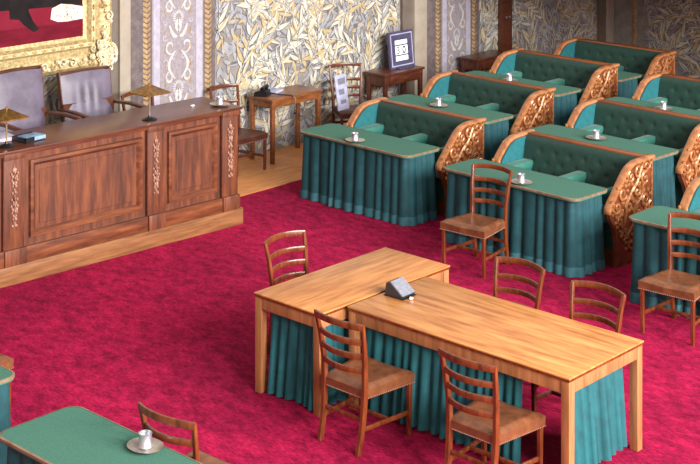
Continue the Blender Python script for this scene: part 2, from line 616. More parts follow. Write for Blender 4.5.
m = MB()
prof = ((0.0, 0.03), (0.0, 0.10), (.05, .13), (.10, .11), (.16, .09), (.24, .10), (.27, .14), (.31, .13), (.34, .07), (BW, .05))
loops = []
for d, h in prof:
    loops.append([L(FX0 + d, WALL_Y - h, FZ0 + d), L(FX1 - d, WALL_Y - h, FZ0 + d), L(FX1 - d, WALL_Y - h, FZ1 - d), L(FX0 + d, WALL_Y - h, FZ1 - d)])
vs_ = [p for l in loops for p in l]
fs_ = [(i * 4 + k, i * 4 + (k + 1) % 4, (i + 1) * 4 + (k + 1) % 4, (i + 1) * 4 + k) for i in range(len(prof) - 1) for k in range(4)]
m.add(vs_, fs_, 0, True)
fr = m.build('frame', 'gold', pt, 25)
orn = MB()


def frame_scroll(cx, cz, r, s, mi=1):
    pts = spiral(0, 0, r, r * .15, rnd.uniform(0, 6.28), s * 1.2, 14)
    orn.tube([L(cx + a, WALL_Y - .15, cz + b_) for a, b_ in pts], [r * .22] * 14 + [r * .3], 5, mi)


for k in range(26):   # bottom and top rows of carved flowers and scrolls
    x = FX0 + .08 + k * (FW - .16) / 25
    for zb in (FZ0 + .10, FZ1 - .10):
        frame_scroll(x, zb + rnd.uniform(-.03, .03), rnd.uniform(.035, .06), rnd.choice((1, -1)), rnd.choice((0, 1)))
        orn.blob(L(x + .06, WALL_Y - .13, zb + rnd.uniform(-.06, .06)), (.028, .03, .028), mi=1)
    orn.blob(L(x, WALL_Y - .14, FZ0 + .29), (.035, .02, .014), mi=0)
for k in range(25):
    z = FZ0 + .08 + k * (FH - .16) / 24
    for xb in (FX0 + .10, FX1 - .10):
        frame_scroll(xb + rnd.uniform(-.03, .03), z, rnd.uniform(.035, .06), rnd.choice((1, -1)), rnd.choice((0, 1)))
        orn.blob(L(xb + rnd.uniform(-.06, .06), WALL_Y - .13, z + .06), (.028, .03, .028), mi=1)
    for xb in (FX0 + .29, FX1 - .29):
        orn.blob(L(xb, WALL_Y - .14, z), (.014, .02, .035), mi=0)
for (cx_, cz_, sx_, sz_) in ((FX1, FZ0, -1, 1), (FX0, FZ0, 1, 1), (FX1, FZ1, -1, -1), (FX0, FZ1, 1, -1)):   # corner clusters
    for k in range(34):
        u, v = rnd.uniform(-.03, .42), rnd.uniform(-.03, .36)
        if u + v > .55:
            continue
        if rnd.random() < .6:
            frame_scroll(cx_ + sx_ * u, cz_ + sz_ * v, rnd.uniform(.035, .07), rnd.choice((1, -1)), rnd.choice((0, 1, 1)))
        else:
            orn.blob(L(cx_ + sx_ * u, WALL_Y - .15, cz_ + sz_ * v), (.04, .04, .04), mi=1)
    arc = [L(cx_ + sx_ * (.05 - .10 * math.cos(t)), WALL_Y - .12, cz_ + sz_ * (.14 + .12 * math.sin(t))) for t in [-1.4 + i * .28 for i in range(11)]]
    orn.tube(arc, .022, 6, 1)
orn.build('frame_ornament', ['gold', 'gold_light'], fr)['kind'] = 'stuff'
m = MB()
cx0, cx1, cz0, cz1 = FX0 + BW - .02, FX1 - BW + .02, FZ0 + BW - .02, FZ1 - BW + .02
m.add([L(cx0, WALL_Y - .055, cz0), L(cx1, WALL_Y - .055, cz0), L(cx1, WALL_Y - .055, cz1), L(cx0, WALL_Y - .055, cz1)], [(0, 1, 2, 3)], 1)


def patch(pts, mi, yo):
    m.add([L(x, WALL_Y - yo, z) for x, z in pts], [tuple(range(len(pts)))], mi)


patch([(cx0, cz0), (cx1, cz0), (cx1, cz0 + .34), (cx0, cz0 + .44)], 0, .0565)
patch([(cx0, cz0 + .20), (cx1 - .35, cz0 + .18), (cx1, cz0 + .21), (cx1, cz0 + .36), (cx0, cz0 + .46)], 3, .057)
patch([(9.18, cz0 + .30), (9.30, cz0 + .28), (9.38, cz0 + .20), (9.50, cz0 + .12), (9.57, cz0 + .15), (9.49, cz0 + .24), (9.43, cz0 + .36), (9.40, cz0 + .95), (9.14, cz0 + .95)], 1, .0575)
patch([(9.72, cz0 + .24), (9.82, cz0 + .20), (9.95, cz0 + .19), (cx1, cz0 + .20), (cx1, cz0 + .34), (10.0, cz0 + .38), (9.86, cz0 + .40), (9.74, cz0 + .36)], 2, .0575)
for _ in range(14):
    x, z = rnd.uniform(9.78, cx1 - .03), cz0 + rnd.uniform(.22, .34)
    patch([(x, z), (x + .012, z + .004), (x + .008, z + .022)], 1, .0582)
for cm in ('canvas_red', 'canvas_dark', 'canvas_pale', 'canvas_red_light'):
    MATS[cm].node_tree.nodes['Principled BSDF'].inputs['Specular IOR Level'].default_value = .1
m.build('canvas', ['canvas_red', 'canvas_dark', 'canvas_pale', 'canvas_red_light'], pt)


# ------------------------------------------------------------------ rostrum desk
RX, RY, RA = 10.77, 11.585, math.radians(-3.0)
ro = thing('rostrum_desk', 'long panelled wooden rostrum desk with carved garlands on a plinth', 'desk', (RX, RY, 0), RA)
RL = 6.2
MB().box(-RL, 0, 0, .80, 0, .18, .012).build('plinth', 'plinth_wood', ro)
MB().box(-RL, -.03, .015, .76, .18, .33, .008).build('base_moulding', 'rostrum_wood_flat', ro)
MB().box(-RL, -.05, .055, .72, .33, 1.215).build('body', 'rostrum_wood', ro)
top = MB()
top.box(-RL - .02, -.01, -.005, .72, 1.245, 1.275, .008)
top.box(-RL, -.03, .02, .71, 1.215, 1.245, .006)
top.build('desk_top', 'rostrum_top', ro)
pf = MB()
pf.box(-RL, -.55, .81, 1.74, 0, .36, .01)
pf.box(-.549, .18, .81, 1.74, 0, .18, .01)
pf = pf.build('floor_platform', 'plinth_wood')
pf.location, pf.rotation_euler = (RX, RY, 0), (0, 0, RA)
tag(pf, 'raised wooden platform behind the rostrum desk', None, None, 'structure')


def garland(mb, xc, y, z0, z1):
    n = 9
    for k in range(n):
        z = z1 - (z1 - z0) * k / (n - 1)
        for s in (-1, 1):
            a = k * 1.3
            mb.blob((xc + s * (.010 + .012 * math.sin(a)), y, z), (.014, .014, .026), 6, 4)
            mb.blob((xc + s * (.026 + .008 * math.cos(a)), y, z - .03), (.012, .011, .018), 6, 4)
        mb.blob((xc, y - .006, z - .015), (.013, .016, .022), 6, 4)
    mb.tube([(xc, y + .004, z0 - .05), (xc + .006, y, (z0 + z1) / 2), (xc, y + .004, z1 + .06)], .006, 5)


def raised_panel(x0, x1, z0, z1):
    f = MB()
    y = .055
    # moulded surround stepping in, then raised field
    steps = ((0, .0), (.008, .030), (.035, .034), (.05, .022), (.06, .006), (.07, -.002))
    vs_, fs_ = [], []
    for d, h in steps:
        vs_ += [(x0 + d, y - h, z0 + d), (x1 - d, y - h, z0 + d), (x1 - d, y - h, z1 - d), (x0 + d, y - h, z1 - d)]
    for i in range(len(steps) - 1):
        for k in range(4):
            fs_.append((i * 4 + k, i * 4 + (k + 1) % 4, (i + 1) * 4 + (k + 1) % 4, (i + 1) * 4 + k))
    f.add(vs_, fs_)
    fo = f.build('panel_moulding', 'rostrum_wood_flat', ro)
    p = MB()
    a0, a1, b0, b1 = x0 + .068, x1 - .068, z0 + .068, z1 - .068
    steps = ((0, .002), (.045, .004), (.050, .010))
    vs_, fs_ = [], []
    for d, h in steps:
        vs_ += [(a0 + d, y - h, b0 + d), (a1 - d, y - h, b0 + d), (a1 - d, y - h, b1 - d), (a0 + d, y - h, b1 - d)]
    for i in range(2):
        for k in range(4):
            fs_.append((i * 4 + k, i * 4 + (k + 1) % 4, (i + 1) * 4 + (k + 1) % 4, (i + 1) * 4 + k))
    fs_.append((8, 9, 10, 11))
    p.add(vs_, fs_)
    p.build('raised_panel', 'rostrum_wood', fo)


# pilasters at world X 7.9-8.13, 9.55-9.74, 10.59-10.80 (local = X - RX)
for (a, b_) in ((-.27, -.055), (-1.25, -1.05), (-2.92, -2.70), (-4.60, -4.40), (-5.6, -5.42)):
    p = MB()
    p.box(a, b_, .03, .06, .33, 1.215, .006)
    p.box(a - .008, b_ + .008, -.005, .06, .18, .335, .006)
    p.box(a - .008, b_ + .008, .010, .06, 1.185, 1.245, .006)
    po = p.build('pilaster', 'rostrum_wood', ro)
    g = MB()
    garland(g, (a + b_) / 2, .024, .58, 1.08)
    g.build('garland', 'garland', po)
for (a, b_) in ((-1.01, -.31), (-2.66, -1.29), (-4.36, -2.96), (-5.38, -4.64)):
    raised_panel(a + .02, b_ - .02, .40, 1.15)
# narrow dark strips standing in for the shadow lines between the sections
for xj in (-.278, -1.258, -2.928):
    MB().box(xj - .006, xj + .006, .022, .06, .20, 1.215).build('joint_shadow', 'dark_wood', ro)


# ------------------------------------------------------------------ ladder-back chair
def make_chair(label, group, wd='chair_wood', seat_m='leather', H=0.93):
    t = thing('ladder_back_chair', label, 'chair', (0, 0, 0), 0, group)
    zs = .455
    # seat: padded, wider at the front, saddle-curved front
    s = MB()
    hw0, hw1, y0, y1 = .205, .265, -.225, .245

    def sf(u, v):
        x = (2 * u - 1)
        hw = hw0 + (hw1 - hw0) * v
        y = y0 + (y1 - y0) * v
        edge = min(1, (1 - abs(x)) * 7, v * 7, (1 - v) * 7)
        z = zs - .012 + .03 * math.sqrt(max(edge, 0)) - .012 * (1 - x * x) * math.sin(PI * min(1, v * 1.1)) + .012 * abs(x) * v
        return (x * hw, y, z)
    s.grid(sf, 16, 14)
    n = 17
    rim = [sf(i / 16, 0) for i in range(17)] + [sf(1, j / 14) for j in range(1, 15)] + [sf(1 - i / 16, 1) for i in range(1, 17)] + [sf(0, 1 - j / 14) for j in range(1, 14)]
    k = len(rim)
    low = [(x * .985, y * .985, zs - .075) for x, y, z in rim]
    s.add(rim + low, [(i, (i + 1) % k, k + (i + 1) % k, k + i) for i in range(k)] + [tuple(range(k, 2 * k))], 0, True)
    so = s.build('seat', seat_m, t, 60)
    nl = MB()
    for i in range(0, k):
        a, b_ = Vector(low[i]), Vector(low[(i + 1) % k])
        for q in (0.0, .5):
            p = a.lerp(b_, q)
            o = Vector((p.x, p.y, 0)).normalized() * .003
            nl.blob((p.x + o.x, p.y + o.y, zs - .068), (.0045, .0045, .0045), 4, 3)
    nl.build('nail_trim', 'nails', so)
    for sx in (-1, 1):
        # rear leg runs up into the back post
        pts = [(sx * .185, -.275, 0), (sx * .19, -.235, .20), (sx * .195, -.215, .42), (sx * .20, -.222, .60), (sx * .215, -.245, .78), (sx * .228, -.275, H - .01)]
        MB().bar(pts, [.034, .036, .038, .034, .03, .028], [.040, .042, .046, .038, .032, .026], (1, 0, 0)).build('leg', wd, t)
        MB().bar([(sx * .235, .215, 0), (sx * .238, .218, .41)], [.03, .036], [.03, .036], (1, 0, 0)).build('leg', wd, t)
        MB().bar([(sx * .19, -.235, .17), (sx * .236, .215, .17)], .018, .032, (1, 0, 0)).build('stretcher', wd, t)
    MB().bar([(-.19, -.232, .235), (.19, -.232, .235)], .018, .03, (0, 1, 0)).build('stretcher', wd, t)
    MB().bar([(-.212, .02, .17), (.212, .02, .17)], .018, .030, (0, 1, 0)).build('stretcher', wd, t)
    # curved slats
    for (z, h, yb, hw) in ((H - .022, .045, -.275, .237), (.790, .040, -.247, .208), (.685, .040, -.231, .201), (.580, .040, -.220, .197)):
        pts = []
        for i in range(11):
            u = -1 + 2 * i / 10
            pts.append((u * hw, yb - .065 * (1 - u * u), z + (.012 * (1 - u * u) if z > .85 else .004 * (1 - u * u))))
        MB().bar(pts, .020, h, (0, 1, 0)).build('top_rail' if z > .85 else 'slat', wd, t)
    return t


GRP = 'ladder-back chairs'
ch = make_chair('ladder-back chair with brown leather seat drawn up near the corner of the two wooden tables', GRP)
ch.location = (7.815, 7.113, 0)
ch.rotation_euler = (0, 0, -PI / 2)
# x, y, heading, label
for (x, y, rz, lab) in (
    (7.86, 5.99, -PI / 2, 'ladder-back chair at the long wooden table, away from the corner with the cross table'),
    (8.61, 8.475, PI, 'ladder-back chair at the short cross table with its back to the rostrum desk'),
    (9.115, 6.885, PI / 2, 'ladder-back chair tucked behind the long wooden table, beside the desk speaker end'),
    (9.05, 6.11, PI / 2, 'ladder-back chair tucked behind the long wooden table, towards its free end'),
    (11.34, 8.84, PI / 2 + .06, 'ladder-back chair standing with its back against the middle front green desk'),
    (11.17, 6.49, PI / 2 + .06, 'ladder-back chair before the front green desk farthest from the patterned wall'),
    (5.945, 6.80, -PI / 2 + .08, 'ladder-back chair with its back to the green desk holding an oval dish'),
    (5.985, 9.47, -PI / 2, 'ladder-back chair by the round-cornered green desk nearest the rostrum plinth'),
):
    dup(ch, (x, y, 0), rz, lab)
wc = make_chair('dark ladder-back chair half hidden by the end of the rostrum desk', 'dark chairs along the wall', 'wall_chair_wood', 'leather_dark', 1.0)
wc.location = (12.26, 13.27, .006)
wc.rotation_euler = (0, 0, PI)
dup(wc, (14.26, 13.20, .006), PI - .45, 'dark ladder-back chair between two small tables against the patterned wall')
dup(wc, (10.68, 13.0, .205), PI + .05, 'dark ladder-back chair behind the rostrum desk and its brass lamp')
bpy.context.view_layer.update()


# ------------------------------------------------------------------ pleated cloth
def path_pts(outline, closed, step):
    """resample polyline, return (x, y, nx, ny, s)"""
    segs = list(zip(outline, outline[1:] + ([outline[0]] if closed else [])))
    if not closed:
        segs = list(zip(outline[:-1], outline[1:]))
    out, s = [], 0.0
    for (a, b_) in segs:
        l = math.hypot(b_[0] - a[0], b_[1] - a[1])
        n = max(1, int(round(l / step)))
        nx, ny = (b_[1] - a[1]) / l, -(b_[0] - a[0]) / l
        for i in range(n):
            t = i / n
            out.append((a[0] + (b_[0] - a[0]) * t, a[1] + (b_[1] - a[1]) * t, nx, ny, s + l * t))
        s += l
    if not closed:
        out.append((outline[-1][0], outline[-1][1], out[-1][2], out[-1][3], s))
    # smooth normals
    n = len(out)
    res = []
    for i in range(n):
        sx = sy = 0
        for k in (-2, -1, 0, 1, 2):
            j = (i + k) % n if closed else min(max(i + k, 0), n - 1)
            sx += out[j][2]
            sy += out[j][3]
        l = math.hypot(sx, sy)
        res.append((out[i][0], out[i][1], sx / l, sy / l, out[i][4]))
    return res


def pleats(mb, outline, closed, z0, z1, pitch, amp, rows=6, step=.014, seed=1, mi=0, out=0.0, flare=.012, t1=1.0):
    r = random.Random(seed)
    pp = path_pts(outline, closed, step)
    total = pp[-1][4] + (step if closed else 0)
    nfold = max(2, round(total / pitch))
    wd = [r.uniform(.62, 1.38) for _ in range(nfold)]
    tot = sum(wd)
    edge = [0.0]
    for w in wd:
        edge.append(edge[-1] + w * total / tot)
    am = [r.uniform(.65, 1.2) for _ in range(nfold)]
    sk_ = [r.uniform(-.3, .3) for _ in range(nfold)]
    n = len(pp)
    vs_ = []
    for j in range(rows + 1):
        t = j / rows
        z = z0 + (z1 - z0) * t
        t *= t1
        k = 0
        for (x, y, nx, ny, s) in pp:
            while k < nfold - 1 and s >= edge[k + 1]:
                k += 1
            q = (s - edge[k]) / (edge[k + 1] - edge[k])
            q = min(max(q + sk_[k] * math.sin(PI * q) * .35 * (1 - t), 0), 1)
            w = math.sin(PI * q) ** .7
            h = out + amp * am[k] * w * (1 - .45 * t) + flare * (1 - t)
            vs_.append((x + nx * h, y + ny * h, z))
    fs_ = []
    m = n if closed else n - 1
    for j in range(rows):
        for i in range(m):
            a, b_ = j * n + i, j * n + (i + 1) % n
            fs_.append((a, b_, b_ + n, a + n))
    mb.add(vs_, fs_, mi, True)


def round_rect(x0, x1, y0, y1, r, n=6):
    pts = []
    for (cx, cy, a0) in ((x1 - r, y1 - r, 0), (x0 + r, y1 - r, PI / 2), (x0 + r, y0 + r, PI), (x1 - r, y0 + r, 1.5 * PI)):
        for i in range(n + 1):
            a = a0 + PI / 2 * i / n
            pts.append((cx + r * math.cos(a), cy + r * math.sin(a)))
    return pts


# ------------------------------------------------------------------ skirted desks (local: x away from the aisle, y along the desk)
DW, DD, DH = 1.73, .57, .77


def make_desk(label):
    t = thing('skirted_desk', label, 'desk', (0, 0, 0), 0, 'green skirted desks before the benches')
    rr = round_rect(0, DD, 0, DW, .09)
    m = MB()
    m.prism(rr, DH - .030, DH - .004, 'z')
    inner = round_rect(.008, DD - .008, .008, DW - .008, .085)
    m.prism(inner, DH - .01, DH, 'z')
    m.build('desk_top', 'felt', t)
    e = MB()
    o1 = round_rect(-.006, DD + .006, -.006, DW + .006, .095)
    n = len(rr)
    vs_ = [(x, y, DH - .018) for x, y in o1] + [(x, y, DH - .002) for x, y in o1] + [(x, y, DH + .0015) for x, y in inner] + [(x, y, DH - .028) for x, y in inner]
    fs_ = []
    for i in range(n):
        j = (i + 1) % n
        fs_ += [(i, j, n + j, n + i), (n + i, n + j, 2 * n + j, 2 * n + i)]
    e.add(vs_, fs_, 0, True)
    e.build('edge_trim', 'edge_metal', t)
    sk = MB()
    ol = round_rect(.03, DD - .03, .03, DW - .03, .08)
    # outline reversed so that normals point outwards
    pleats(sk, ol, True, .012, DH - .024, .135, .062, seed=5, out=-.03)
    so = sk.build('skirt', 'skirt', t, 180)
    hm = MB()
    pleats(hm, ol, True, .006, .10, .135, .062, rows=2, seed=5, out=-.0265, flare=.014, t1=.12)
    hm.build('hem', 'skirt_hem', so, 180)
    for (x, y) in ((.12, .12), (DD - .12, .12), (.12, DW - .12), (DD - .12, DW - .12)):
        MB().box(x - .025, x + .025, y - .025, y + .025, 0, DH - .03, .004).build('leg', 'leg_wood', t)
    return t


# ------------------------------------------------------------------ tufted benches, same local frame as the desk
BY0, BY1 = -.11, 1.50
CONT = [(.56, .0), (.55, .30), (.50, .44), (.445, .53), (.435, .60), (.47, .655), (.54, .73), (.62, .815), (.70, .90), (.77, .955), (.86, .99), (.96, 1.0), (1.20, 1.005)]


def spline(pts, n):
    out = []
    P = [pts[0]] + pts + [pts[-1]]
    for i in range(1, len(P) - 2):
        for k in range(n):
            t = k / n
            o = []
            for c in (0, 1):
                p0, p1, p2, p3 = P[i - 1][c], P[i][c], P[i + 1][c], P[i + 2][c]
                o.append(.5 * (2 * p1 + (p2 - p0) * t + (2 * p0 - 5 * p1 + 4 * p2 - p3) * t * t + (3 * p1 - p0 - 3 * p2 + p3) * t ** 3))
            out.append(tuple(o))
    out.append(pts[-1])
    return out


def inside(p, poly):
    c = False
    n = len(poly)
    for i in range(n):
        a, b_ = poly[i], poly[(i + 1) % n]
        if (a[1] > p[1]) != (b_[1] > p[1]) and p[0] < (b_[0] - a[0]) * (p[1] - a[1]) / (b_[1] - a[1]) + a[0]:
            c = not c
    return c


def make_bench(label):
    t = thing('tufted_bench', label, 'bench', (0, 0, 0), 0, 'tufted green benches with carved arms')
    cont = spline(CONT, 4)
    poly = cont + [(1.20, 0.0)]
    AT = .07
    r = random.Random(3)
    full = cont
    for s, ya in ((0, BY0), (1, BY1 - AT)):
        cont = full if s == 0 else [(max(x, .605), z) for x, z in full]
        # solid carved end: dark board, pale moulding along the front edge, carved relief outside, pad inside
        b = MB()
        inn = [(x + .02 if x < 1.0 else x, max(z - .02, 0)) for x, z in cont] + [(1.195, 0.0)]
        b.prism(inn, ya + .012, ya + AT - .012, 'y')
        bo = b.build('bench_end', 'arm_dark', t)
        mo = MB()
        pts = [(x + .016, ya + AT / 2, z - .012) for x, z in cont[14:]]
        mo.bar(pts, AT + .008, .034, (0, 1, 0))
        mo.build('end_moulding', 'arm_wood', bo)
        cv = MB()
        yo = ya + .006 if s == 0 else ya + AT - .006
        sg = -1 if s == 0 else 1
        for (cx, cz, R, a0, tn) in ((.56, .60, .075, 2.4, 1.25), (.66, .72, .07, -.6, -1.2), (.62, .46, .06, 1.0, 1.2), (.80, .86, .065, 2.0, 1.2),
                                    (.93, .90, .07, -1.0, -1.3), (.76, .58, .085, .4, 1.3), (.90, .70, .08, 3.0, -1.2), (1.04, .80, .075, 1.2, 1.25),
                                    (1.08, .93, .05, .2, -1.2), (1.05, .60, .08, -.4, -1.3), (.70, .34, .06, 2.2, 1.2), (.92, .48, .08, 1.8, 1.2), (1.10, .44, .06, 0, 1.2), (.80, .20, .07, .6, -1.2), (1.02, .25, .07, 2, 1.2)):
            pts = spiral(cx, cz, R, R * .12, a0, tn, 16)
            cv.tube([(x, yo + sg * .004, z) for x, z in pts], [R * .27 * (1 - .3 * i / 16) for i in range(16)] + [R * .34], 6)
            for q in range(5):     # acanthus lobes springing from each scroll
                a = a0 + q * .75
                cv.blob((cx + R * 1.22 * math.cos(a), yo, cz + R * 1.22 * math.sin(a)), (.022, .018, .022), 6, 4)
        for pts in ([(.62, .30), (.70, .48), (.73, .62), (.82, .74), (.90, .80), (.98, .94)], [(.66, .26), (.84, .40), (.86, .55), (.97, .64), (1.0, .76)]):
            n = len(pts)
            cv.tube([(x, yo + sg * .008, z) for x, z in spline(pts, 4)], .016, 6)
        cv.tube([(1.17, yo, .30), (1.165, yo, .60), (1.17, yo, .97)], .012, 6)
        cv.build('carving', 'carving', bo)
        # upholstered inner face
        yi = ya + AT - .012 if s == 0 else ya + .012
        si = 1 if s == 0 else -1
        pd = MB()
        pin = [(x + .045, z - .035) for x, z in cont if z > .45 and x < 1.1] + [(1.10, .965), (1.10, .40), (.58, .40)]
        pd.prism(pin, yi, yi + si * .022, 'y')
        pd.build('side_upholstery', 'side_uphol', bo)
    ya, yb = BY0 + AT, BY1 - AT
    # seat cushion
    st = MB()

    def sf(u, v):
        e = min(1, u * 9, (1 - u) * 9, (1 - v) * 9)
        return (.61 + .43 * u, ya + (yb - ya) * v, .41 + .05 * math.sqrt(max(0, min(1, u * 6))) + .012 * math.sin(PI * v * 2) ** 2)
    st.grid(sf, 10, 24)
    st.box(.61, 1.08, ya, yb, .16, .41)
    st.build('seat', 'tufted', t)
    # tufted backrest
    bk = MB()
    bx, bz = .19, .115
    btn = []
    for row in range(3):
        z = .62 + row * bz
        k = 0
        while True:
            y = ya + .10 + (bx / 2 if row % 2 else 0) + k * bx
            if y > yb - .05:
                break
            btn.append((y, z))
            k += 1

    def bf(u, v):
        y = ya + (yb - ya) * u
        z = .42 + .565 * v
        x0 = .985 + .10 * v
        d = 0
        for (q, w) in btn:
            if abs(q - y) < .2 and abs(w - z) < .2:
                rr_ = ((q - y) ** 2 + (w - z) ** 2)
                d += .020 * math.exp(-rr_ / .0008)
        # diagonal creases between the buttons
        A = (y - ya - .10) / bx + (z - .56) / (2 * bz)
        B = (y - ya - .10) / bx - (z - .56) / (2 * bz)
        cr = max(0, 1 - abs(A - round(A)) * 9) + max(0, 1 - abs(B - round(B)) * 9)
        if .54 < z < .95:
            d += .0015 * cr
        d += .03 * (1 - min(1, (1 - v) * 9)) ** 2
        return (x0 - .035 + d, y, z)
    bk.grid(bf, 96, 34)
    bk.build('backrest', 'tufted', t, 180)
    bt = MB()
    for (y, z) in btn:
        x0 = .985 + .10 * (z - .42) / .55 - .006
        bt.blob((x0, y, z), (.006, .010, .010), 5, 4)
    bt.build('button', 'tufted', t)['kind'] = 'stuff'
    MB().box(1.11, 1.17, ya, yb, .0, .975).build('back_board', 'arm_dark', t)
    MB().box(1.095, 1.185, ya - .01, yb + .01, .975, 1.003, .008).build('top_rail', 'rail_wood', t)
    # armrest pads at the middle and both ends
    ym = .64
    for (y0, y1) in ((ym - .06, ym + .06), (yb - .15, yb - .012), (ya + .012, ya + .13)):
        a = MB()
        a.box(.61, 1.02, y0, y1, .66, .745, .028)
        ao = a.build('armrest', 'pad', t)
        MB().box(.62, 1.0, y0 + .012, y1 - .012, .42, .68).build('armrest_side', 'side_uphol', ao)
    MB().box(.63, 1.08, ya, yb, .0, .16).build('base', 'arm_dark', t)
    return t


# column name, desk front X, near end Y, rows (X offsets, terrace)
ROWX = (0.0, 1.36, 2.76, 4.16)
COLS = (('patterned wall', 11.85, 10.20, 4), ('middle', 11.68, 7.93, 3), ('aisle', 11.52, 5.54, 1))
ORD = ('front', 'second', 'third', 'rearmost')
desk0 = bench0 = None
for (cn, x0, y0, nr) in COLS:
    for k in range(nr):
        where = {'patterned wall': 'in the column beside the patterned wall', 'middle': 'in the middle column',
                 'aisle': 'in the column farthest from the wall'}[cn]
        dl = 'green-topped desk with pleated teal skirt, %s row %s' % (ORD[k], where)
        bl = 'tufted green bench with carved wooden ends, %s row %s' % (ORD[k], where)
        x, z = x0 + ROWX[k], STEP[k]
        rot = math.radians({'patterned wall': -2.2, 'middle': -2.6, 'aisle': 0.0}[cn])
        if desk0 is None:
            desk0, bench0 = make_desk(dl), make_bench(bl)
            desk0.location = (x, y0 - .025, z)
            bench0.location = (x, y0, z)
            desk0.rotation_euler = bench0.rotation_euler = (0, 0, rot)
        else:
            dup(desk0, (x, y0 - .025, z), rot, dl)
            dup(bench0, (x, y0, z), rot, bl)
# desks of the facing side of the chamber
ld = dup(desk0, (5.60, 7.60, 0), PI, 'green-topped desk across the carpet from the benches, bearing an oval silver dish')
ld.scale = (1.05, 1, 1)
dup(desk0, (5.63, 9.985, 0), PI, 'green-topped desk across the carpet from the benches, by the rostrum plinth')


# ------------------------------------------------------------------ wooden tables with teal skirts
def wooden_table(name, label, x0, x1, y0, y1, top_m, skirts):
    t = thing(name, label, 'table', ((x0 + x1) / 2, (y0 + y1) / 2, 0))
    ox, oy = (x0 + x1) / 2, (y0 + y1) / 2
    a0, a1, b0, b1 = x0 - ox, x1 - ox, y0 - oy, y1 - oy
    tt = MB().box(a0, a1, b0, b1, .760, .772, .004).build('table_top', top_m, t)
    MB().box(a0 + .004, a1 - .004, b0 + .004, b1 - .004, .742, .760).build('edge_shade_band', 'chair_wood', tt)  # dark wood colour stands in for shade on the near table edge
    q = .008
    for (x, y) in ((a0 + q, b0 + q), (a1 - q - .065, b0 + q), (a0 + q, b1 - q - .065), (a1 - q - .065, b1 - q - .065)):
        MB().box(x, x + .065, y, y + .065, 0, .742, .004).build('leg', 'leg_wood', t)
    for (xa, xb, ya, yb) in ((a0 + .013, a0 + .04, b0 + .074, b1 - .074), (a1 - .04, a1 - .013, b0 + .074, b1 - .074),
                             (a0 + .074, a1 - .074, b0 + .013, b0 + .04), (a0 + .074, a1 - .074, b1 - .04, b1 - .013)):
        MB().box(xa, xb, ya, yb, .655, .742, .003).build('apron', 'leg_wood', t)
    for i, (p, q_, zb) in enumerate(skirts):
        m = MB()
        pleats(m, [(p[0] - ox, p[1] - oy), (q_[0] - ox, q_[1] - oy)], False, zb, .70, .085, .085, rows=8, seed=20 + i, out=-.055, flare=.03)
        m.build('skirt', 'table_skirt', t, 180)
    return t


wooden_table('long_table', 'long golden wooden table with teal skirts carrying the grey desk speaker', 8.07, 9.00, 5.51, 7.53, 'table_wood',
             [((8.14, 7.44), (8.14, 5.98), .03), ((8.17, 5.59), (8.90, 5.59), .05)])
wooden_table('cross_table', 'short golden wooden table set crosswise against the long table', 7.80, 9.35, 7.56, 8.275, 'table_wood_cross',
             [((7.88, 8.18), (7.88, 7.64), .02), ((7.9, 7.63), (9.26, 7.63), .03)])

# desk speaker: wedge on a thin base
sp = thing('desk_speaker', 'grey wedge-shaped desk speaker on the long wooden table', 'speaker', (8.53, 7.40, .772), .05)
sp.scale = (.88, .88, 1.0)
m = MB()
m.prism([(-.10, .004), (.09, .004), (.105, .022), (-.035, .11), (-.085, .10)], -.085, .085, 'x')
m.v = [(x, -y, z) for x, y, z in m.v]
m.build('housing', 'dark_grey', sp)
m = MB()
m.prism([(.088, .022), (.104, .026), (-.034, .117), (-.042, .108)], -.088, .088, 'x')
m.v = [(x, -y, z) for x, y, z in m.v]
m.build('grille', 'grey_plastic', sp)
MB().box(-.095, .095, -.115, .105, 0, .006, .002).build('base_plate', 'black', sp)
m = MB()
m.blob((-.03, -.15, .010), (.022, .016, .010), 8, 5)
m.tube([(-.03, -.14, .006), (-.01, -.12, .006), (.01, -.11, .005)], .003, 5)
m.build('plug', 'white_paper', sp)


# ------------------------------------------------------------------ silver inkstands
def make_ink(label):
    t = thing('inkstand', label, 'inkstand', (0, 0, 0), 0, 'silver inkstands on the desks')
    m = MB()
    m.lathe([(.05, 0), (.085, .004), (.118, .016), (.122, .020), (.112, .016), (.08, .009), (.001, .009)], 28, sx=.82, sy=1.0)
    m.build('dish', 'silver_dish', t)
    m = MB()
    m.lathe([(.040, .010), (.044, .014), (.039, .02), (.038, .085), (.042, .089), (.042, .094), (.036, .095), (.034, .07), (.001, .07)], 22)
    m.build('pot', 'silver', t)
    return t


ik = make_ink('silver pot on an oval dish on the green desk across the carpet from the benches')
ik.location = (5.50, 6.77, .771)
ik.rotation_euler = (0, 0, .0)
for (x, y, z, rz, lab) in (
    (11.975, 11.05, .771, 0, 'silver pot on an oval dish, front desk beside the patterned wall'),
    (11.81, 8.64, .771, 0, 'silver pot on an oval dish, middle front desk'),
    (13.52, 11.11, .771 + STEP[1], 0, 'silver pot on a dish, second desk beside the patterned wall'),
    (14.92, 11.10, .771 + STEP[2], 0, 'silver pot on a dish, third desk beside the patterned wall'),
    (13.40, 8.80, .771 + STEP[1], 0, 'silver pot on a dish, second desk of the middle column'),
    (14.78, 8.79, .771 + STEP[2], 0, 'silver pot on a dish, third desk of the middle column'),
    (10.62, 11.80, 1.276, 0, 'silver pot on a dark dish at the end of the rostrum desk'),
):
    dup(ik, (x, y, z), rz, lab)


